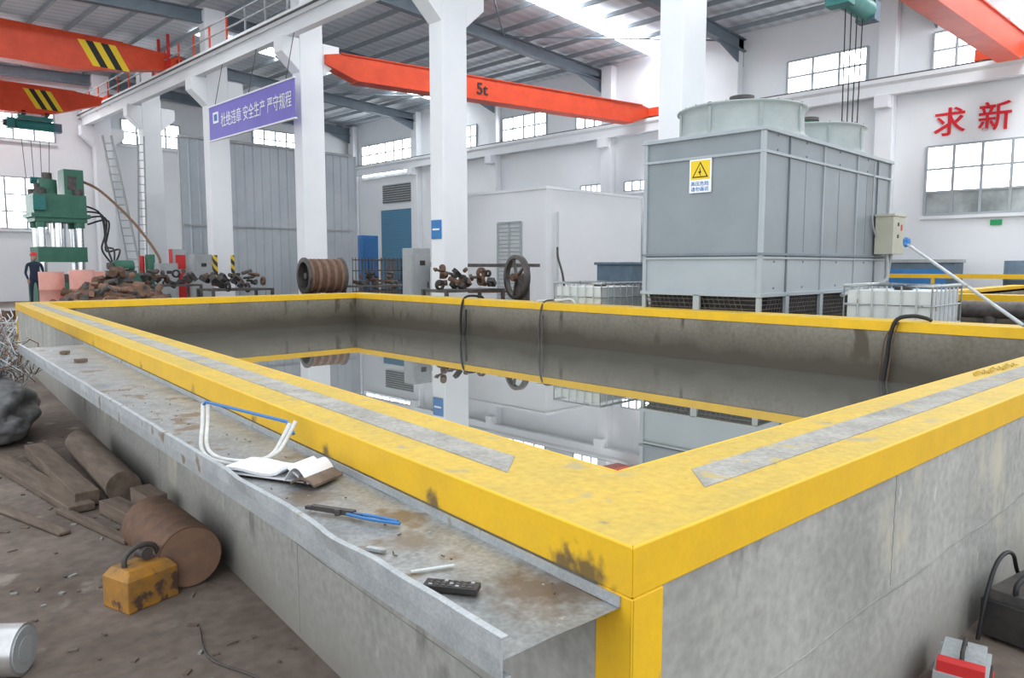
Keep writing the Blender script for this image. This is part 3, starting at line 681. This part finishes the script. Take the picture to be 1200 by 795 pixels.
# ------------------------------------------------------------------ wall slogan
sl=empty("wall_slogan",(25.97,6,5.6))
text("char_1","求",.9,(25.97,7.45,5.68),(0,-1,0),redt,sl,.02,off=.003); text("char_1b","求",.9,(25.968,7.435,5.675),(0,-1,0),redt,sl,.02,off=.003)
text("char_2","新",.9,(25.97,6.25,5.68),(0,-1,0),redt,sl,.02,off=.008)
# ------------------------------------------------------------------ banner
b=B(); b.bx((10.72,19.3,5.72),(10.76,24.9,6.82),purple)
b.bx((10.70,19.25,6.8),(10.78,24.95,6.84),whitet); b.bx((10.70,19.25,5.70),(10.78,24.95,5.74),whitet)
for y in (19.8,22.1,24.5): b.cyl((10.75,y,6.82),(11.05,y,8.2),.012,dark,6)
ban=b.build("safety_banner")
text("banner_text","杜绝违章 安全生产 严守规程",.48,(10.71,24.0,6.10),(0,-1,0),whitet,ban,.003,.76,.0)
b=B(); b.bx((10.712,24.2,6.25),(10.72,24.6,6.6),whitet); b.bx((10.708,24.28,6.32),(10.713,24.52,6.53),blue); b.build("banner_logo",0,ban)
# ------------------------------------------------------------------ corrugated partition
b=B()
x=11.0
prof=[]
while x<18.2:
    prof.append((x,28.2)); prof.append((x+.26,28.2)); prof.append((x+.29,28.155)); prof.append((x+.33,28.155)); x+=.36
n=len(prof); vs=[(p[0],p[1],0) for p in prof]+[(p[0],p[1],6.35) for p in prof]
b.add(vs,[(i,i+1,n+i+1,n+i) for i in range(n-1)],sheet)
for x in (11.05,12.4,14.6,16.2,18.2): b.bx((x-.06,28.27,0),(x+.06,28.4,6.35),greyb)
b.bx((11.0,28.13,6.3),(18.3,28.4,6.4),greyb); b.bx((11.0,28.13,3.1),(18.3,28.16,3.16),greyb)
b.build("corrugated_partition")
# ------------------------------------------------------------------ inner white room
b=B()
b.bx((19.5,17.8,0),(25.2,22.8,4.3),wallw); b.bx((19.45,17.75,4.3),(25.2,22.85,4.4),white)
for y in (19.0,19.6,20.2): b.bx((19.43,y-.04,.0),(19.5,y+.04,3.2),wframe)
b.bx((19.43,19.0,3.15),(19.5,20.2,3.23),wframe); b.bx((19.46,19.0,0),(19.5,20.2,3.2),plast)
for k in range(20): b.box((19.45,19.6,.25+k*.145),(.03,1.16,.025),greyb,(0,.4,0))
b.build("inner_white_room")
b=B(); b.cyl((19.9,17.62,0),(19.9,17.62,3.5),.05,plast,12); b.curve([(19.9,17.62,2.3),(19.8,17.5,1.9),(19.85,17.3,1.2),(19.9,17.2,0.1)],.04,dark); b.build("white_drain_pipe")
b=B(); b.bx((25.88,33.9,0),(25.99,36.8,4.9),shut); b.bx((25.85,33.75,4.85),(25.99,36.95,5.05),white); b.bx((25.9,33.75,0),(25.99,33.9,4.9),white); b.bx((25.9,36.8,0),(25.99,36.95,4.9),white)
b.build("door_1")
b=B(); b.bx((25.88,33.9,5.25),(25.99,36.6,6.3),greyb)
for i in range(8): b.box((25.87,35.25,5.3+i*.13),(.06,2.7,.03),dark,(0,.4,0))
b.build("vent_louver")
b=B(); b.bx((20,30,0),(20.9,31,3.05),blue); b.bx((19.98,30.1,.3),(20,30.9,2.9),bluepl); b.bx((20.1,29.98,.3),(20.8,30,2.9),bluepl); b.build("blue_cabinet",.02)
# ------------------------------------------------------------------ press
px,py=7.75,31.6
b=B()
b.bx((px-.9,py-.7,0),(px+.9,py+.7,1.0),green); b.bx((px-.75,py-.6,1.0),(px+.75,py+.6,1.3),dark)
for sx in (-.62,.62):
    for sy in (-.45,.45):
        b.cyl((px+sx,py+sy,1.0),(px+sx,py+sy,4.3),.12,chrome,20); b.cyl((px+sx,py+sy,4.2),(px+sx,py+sy,4.42),.18,dark,8); b.cyl((px+sx,py+sy,3.0),(px+sx,py+sy,3.2),.17,green,16)
b.bx((px-.85,py-.6,3.2),(px+.85,py+.6,4.2),green); b.bx((px-.95,py-.66,3.35),(px+.95,py+.66,3.5),green)
b.bx((px-.8,py-.58,1.75),(px+.8,py+.58,2.3),green); b.cyl((px,py,2.3),(px,py,3.2),.26,chrome,24)
b.cyl((px-.25,py,4.2),(px-.25,py,4.75),.3,green,20); b.cyl((px-.25,py,4.75),(px-.25,py,5.0),.16,dark,16); b.bx((px+.2,py-.4,4.2),(px+.85,py+.4,5.15),green); b.bx((px+.3,py-.42,4.4),(px+.6,py-.4,4.9),dark)
b.cyl((px-.6,py,4.2),(px-.6,py,4.6),.1,dark,12); b.bx((px-.9,py-.75,3.6),(px-.5,py-.6,4.1),teal)
b.curve([(px+.85,py,4.8),(px+1.4,py-.5,4.4),(px+2.2,py-1.5,3.2),(px+2.6,py-2.6,2.0),(px+2.4,py-3.2,1.6)],.05,rustl,8)
for k in range(4):
    b.curve([(px+.85,py-.2*k,3.9-.25*k),(px+1.3+.1*k,py-.5,3.6-.1*k),(px+1.3,py-1,2.8-.2*k),(px+1.0+.2*k,py-1.6,2.2),(px+1.1,py-2.5,1.6)],.035,black,8)
b.build("hydraulic_press",.02)
b=B()
b.bx((8.1,26.8,0),(9.5,27.9,1.35),green); b.bx((8.15,26.9,1.35),(8.9,27.8,1.45),dark); b.cyl((8.3,27.3,1.6),(8.9,27.3,1.6),.2,green,20); b.cyl((8.1,27.3,1.6),(8.3,27.3,1.6),.12,dark,16); b.cyl((9.2,27.3,1.35),(9.2,27.3,1.95),.08,redb,14); b.bx((9.3,26.9,1.35),(9.5,27.3,2.0),green)
b.build("hydraulic_pump_unit",.02)
def cabinet(name,x,y,w,d,h,m,m2,rot=0):
    b=B(); b.M=Matrix.Translation((x,y,0))@Matrix.Rotation(rot,4,'Z')
    b.box((0,0,h/2),(w,d,h),m); b.box((0,-d/2-.01,h*.5),(w*.86,.02,h*.85),m2); b.box((w*.3,-d/2-.03,h*.55),(.03,.03,.16),dark); b.box((0,0,.04),(w*1.05,d*1.05,.08),dark)
    b.box((-w/2-.01,0,h*.5),(.02,d*.86,h*.85),m2); b.box((0,-d/2-.025,h*.82),(w*.3,.02,h*.06),blackm)
    b.build(name,.01)
cabinet("electrical_cabinet",9.6,26.2,.6,.5,1.7,greyb,greyb); cabinet("electrical_cabinet",10.65,25.9,.6,.5,2.0,greyb,greyb); cabinet("electrical_cabinet",11.75,15.2,.55,.45,2.05,greyb,greyb)
cabinet("electrical_cabinet",12.0,14.55,.35,.4,1.7,greyb,plast)
b=B(); b.bx((10.2,27.2,0),(10.75,27.5,2.2),greyb); b.bx((10.18,27.18,.2),(10.77,27.2,1.35),redb); b.bx((10.18,27.18,1.35),(10.2,27.5,2.2),redb); b.bx((10.3,27.18,1.5),(10.65,27.2,2.0),redb); b.build("fire_extinguisher_cabinet",.01)
def ladder(p0,p1,w,m=galv2):
    b=B(); p0=Vector(p0);p1=Vector(p1); s=Vector((.707,-.707,0))
    for sg in (-1,1): b.bar(p0+s*sg*w/2,p1+s*sg*w*.36,.05,.09,m)
    n=int((p1-p0).length/.32)
    for i in range(1,n):
        t=i/n; c=p0.lerp(p1,t); ww=w*(.5-.14*t); b.cyl(c-s*ww,c+s*ww,.02,m,6)
    b.build("aluminium_ladder")
ladder((10.6,31.6,0),(10.2,33.6,6.9),.5,greyb); ladder((10.75,31.9,0),(11.25,32.8,6.9),.35,greyb)
for x,y,h in ((5.4,22.9,1.45),(5.95,22.2,1.5),(6.4,22.7,1.45)):
    b=B(); b.lathe((x,y,0),[(0,0),(.3,0),(.3,h*.33),(.315,h*.34),(.3,h*.35),(.3,h*.66),(.315,h*.67),(.3,h*.68),(.3,h),(.28,h),(.28,h-.02),(0,h-.02)],pink,28); b.build("steel_drum")
b=B()
for i in range(230):
    a=random.uniform(0,6.28); rr=random.random()**.7*1.4; z=max(.08,(1.48*(1-rr/2.4))*random.uniform(.8,1))
    x,y=6.1+rr*math.cos(a),19.8+rr*math.sin(a)
    e=(random.uniform(0,3),random.uniform(0,3),random.uniform(0,3))
    if i%3: 
        dv=Vector((random.gauss(0,1),random.gauss(0,1),random.gauss(0,.3))).normalized()*random.uniform(.15,.35); r_=random.uniform(.05,.10)
        b.cyl((x-dv.x,y-dv.y,z-dv.z),(x+dv.x,y+dv.y,z+dv.z),r_,random.choice([rust,rustl,dark]),10)
    else: b.box((x,y,z),(random.uniform(.15,.35),random.uniform(.1,.2),random.uniform(.06,.15)),random.choice([rust,rustl,dark]),e)
b.blob((6.1,19.8,.3),(1.4,1.35,.85),rust,9,3,.12,2)
b.build("rusty_scrap_pile")
# cable drum
b=B(); b.M=Matrix.Translation((10.85,18.25,1.33))@Matrix.Rotation(R(-8),4,'Z')
b.lathe((0,0,0),[(.38,-.55),(.50,-.55),(.50,-.49),(.45,-.48),(.45,.48),(.50,.49),(.50,.55),(.38,.55),(.38,-.55)],dark,40,'X')
for k in range(9): 
    xx=-.44+k*.11; b.lathe((xx,0,0),[(.45,-.05),(.47,-.02),(.47,.02),(.45,.05)],rust if k%2 else rustl,36,'X')
b.cyl((-.5,0,0),(-.2,0,0),.09,dark,16); b.cyl((-.3,0,0),(-.28,0,0),.38,blackm,30)
b.box((-.3,0,-.88),(.12,.8,.9),dark); b.box((.3,0,-.88),(.12,.8,.9),dark)
b.build("steel_cable_drum")
def parts(name,x,y,w,d,h,n,ms,seed):
    random.seed(seed); b=B()
    for sx in (-1,1):
        for sy in (-1,1): b.bar((x+sx*w/2,y+sy*d/2,0),(x+sx*w/2,y+sy*d/2,h*.7),.07,.07,dark)
    b.box((x,y,h*.68),(w,d,.06),dark); b.box((x,y,h*.2),(w,d,.05),dark)
    for i in range(n):
        px_=x+random.uniform(-.45,.45)*w; py_=y+random.uniform(-.45,.45)*d; z=h*.72+random.uniform(.05,.28)*h; r=random.uniform(.05,.15)
        k=i%3
        if k==0: b.cyl((px_,py_,z),(px_+random.uniform(-.3,.3),py_+random.uniform(-.3,.3),z+random.uniform(-.1,.1)),r*.5,random.choice(ms),12)
        elif k==1: b.box((px_,py_,z-.1),(r*2,r*1.5,r),random.choice(ms),(random.random(),random.random(),random.random()))
        else: b.lathe((px_,py_,z-.1),[(r*.6,-.03),(r,-.03),(r,.03),(r*.6,.03),(r*.6,-.03)],random.choice(ms),16,random.choice('XYZ'))
    b.build(name); 
parts("workbench_with_parts",9.3,20.3,1.7,1.0,1.4,34,[dark,rust,blackm],1)
parts("workbench_with_parts",8.4,23.4,2.0,1.0,1.5,34,[dark,rust,blackm],2)
parts("workbench_with_parts",11.2,12.75,1.7,.8,1.55,26,[dark,rust,blackm],3)
parts("workbench_with_parts",13.4,19.3,1.8,.9,1.45,24,[dark,rust,blackm],4)
b=B(); b.M=Matrix.Translation((11.9,11.75,1.35))@Matrix.Rotation(R(-15),4,'Z')
b.lathe((0,0,0),[(.42,-.06),(.5,-.06),(.5,.06),(.42,.06),(.42,-.06)],dark,36,'X')
for k in range(5):
    a=k*1.257; b.bar((0,0,0),(0,.43*math.cos(a),.43*math.sin(a)),.05,.05,dark)
b.cyl((-.12,0,0),(.25,0,0),.09,rust,16); b.bar((.1,0,-1.35),(.1,0,0),.16,.2,dark)
b.build("flywheel_machine")
b=B()
for (x,y) in ((15.6,22.5),(16.9,23.8)):
    for k in range(5):
        z=.3+k*.38; b.tube([(x-.7,y-.5,z),(x+.7,y-.5,z),(x+.7,y+.5,z),(x-.7,y+.5,z)],.02,dark,6,closed=True)
    for k in range(9):
        xx=x-.7+k*.175; b.cyl((xx,y-.5,.1),(xx,y-.5,1.9),.015,rust,6)
    for k in range(6):
        yy=y-.5+k*.2; b.cyl((x-.7,yy,.1),(x-.7,yy,1.9),.015,dark,6); b.cyl((x+.7,yy,.1),(x+.7,yy,1.9),.015,dark,6)
b.build("wire_cage_rack")
b=B()
b.bar((12.4,15.8,1.62),(15.2,14.2,1.62),.5,.09,dark)
for p in ((12.7,15.6),(14.9,14.3)): b.bar((p[0],p[1],0),(p[0],p[1],1.6),.1,.1,dark)
b.bar((12.6,15.6,.9),(15,14.4,.9),.06,.06,rust)
b.build("steel_work_table")
b=B(); b.M=Matrix.Translation((15.2,10.4,0)); 
b.box((0,0,1.4),(3.0,1.0,.5),bluedk); b.box((0,0,1.66),(3.1,1.1,.06),bluedk); b.box((0,0,1.15),(3.1,1.1,.06),dark)
for sx in (-1.3,1.3): b.box((sx,0,.58),(.12,.9,1.16),dark)
b.build("blue_steel_trough",.01)
# ------------------------------------------------------------------ person
def person(x,y,z,h):
    s=h/1.75; e=empty("worker",(x,y,z))
    pts=[((0,0,.95),.155),((0,0,1.15),.15),((0,0,1.38),.17),((0,0,1.5),.07),
     ((.19,0,1.40),.075),((.25,.02,1.12),.055),((.23,-.12,.9),.042),((-.19,0,1.40),.075),((-.25,.02,1.12),.055),((-.22,-.14,.92),.042),
     ((.1,0,.9),.11),((.11,-.03,.5),.075),((.11,.02,.09),.055),((-.1,0,.9),.11),((-.11,.03,.5),.075),((-.11,.06,.09),.055)]
    ed=[(0,1),(1,2),(2,3),(2,4),(4,5),(5,6),(2,7),(7,8),(8,9),(0,10),(10,11),(11,12),(0,13),(13,14),(14,15)]
    me=bpy.data.meshes.new("body"); me.from_pydata([Vector(p)*s for p,_ in pts],ed,[]); o=bpy.data.objects.new("body",me); scene.collection.objects.link(o); o.parent=e
    md=o.modifiers.new("skin",'SKIN'); 
    for i,(p,r) in enumerate(pts): me.skin_vertices[0].data[i].radius=(r*s*.85,r*s*.7)
    me.skin_vertices[0].data[0].use_root=True; me.materials.append(navy)
    sd=o.modifiers.new("s",'SUBSURF'); sd.levels=1; sd.render_levels=2
    b=B(Matrix.Translation((x,y,z))@Matrix.Scale(s,4))
    b.blob((0,-.01,1.62),(.075,.095,.115),skin,0,3,.0,1,True); b.blob((0,-.105,1.61),(.014,.02,.022),skin,0,1,0,1,True)
    for sx in (-1,1): b.blob((sx*.075,0,1.61),(.012,.02,.03),skin,0,1,0,1,True); b.blob((sx*.028,-.098,1.64),(.01,.006,.006),blackt,0,1,0,1,True); b.box((sx*.11,-.05+ (0 if sx>0 else .06),.035),(.1,.26,.07),blackt)
    b.box((0,-.1,1.565),(.04,.01,.008),redt)
    for sx,hx,hy,hz in ((1,.23,-.14,.86),(-1,-.22,-.16,.88)):
        b.blob((hx,hy,hz),(.035,.02,.05),skin,0,2,0,1,True)
        for k in range(4): b.tube([(hx-.022+k*.015,hy,hz-.04),(hx-.022+k*.015,hy-.012,hz-.08),(hx-.022+k*.015,hy-.03,hz-.10+.006*abs(k-1.5))],.008,skin,6)
        b.tube([(hx-sx*.03,hy,hz),(hx-sx*.045,hy-.02,hz-.04)],.009,skin,6)
    b.lathe((0,0,0),[(.13,1.665),(.105,1.68),(.10,1.73),(.07,1.77),(.0,1.785)],redb,20)
    b.build("head_hands_helmet",0,e)
b=B(); b.bx((5,26.5,0),(7.2,28.6,.24),rust); b.bx((5.0,26.5,.24),(7.2,28.6,.26),dark); b.build("steel_platform")
person(6.05,27.6,.26,1.75)
# ------------------------------------------------------------------ world, camera
w=bpy.data.worlds.new("World"); scene.world=w; w.use_nodes=True
w.node_tree.nodes["Background"].inputs[0].default_value=(.90,.95,1,1); w.node_tree.nodes["Background"].inputs[1].default_value=1.5
cam=bpy.data.cameras.new("camera"); cam.sensor_width=36; cam.lens=870/1200*36; cam.clip_end=200
co=bpy.data.objects.new("camera",cam); scene.collection.objects.link(co); co.location=(0,0,1.6); co.rotation_euler=(R(90-5.61),0,R(-45)); scene.camera=co
scene.view_settings.view_transform='Standard'; scene.view_settings.exposure=.25
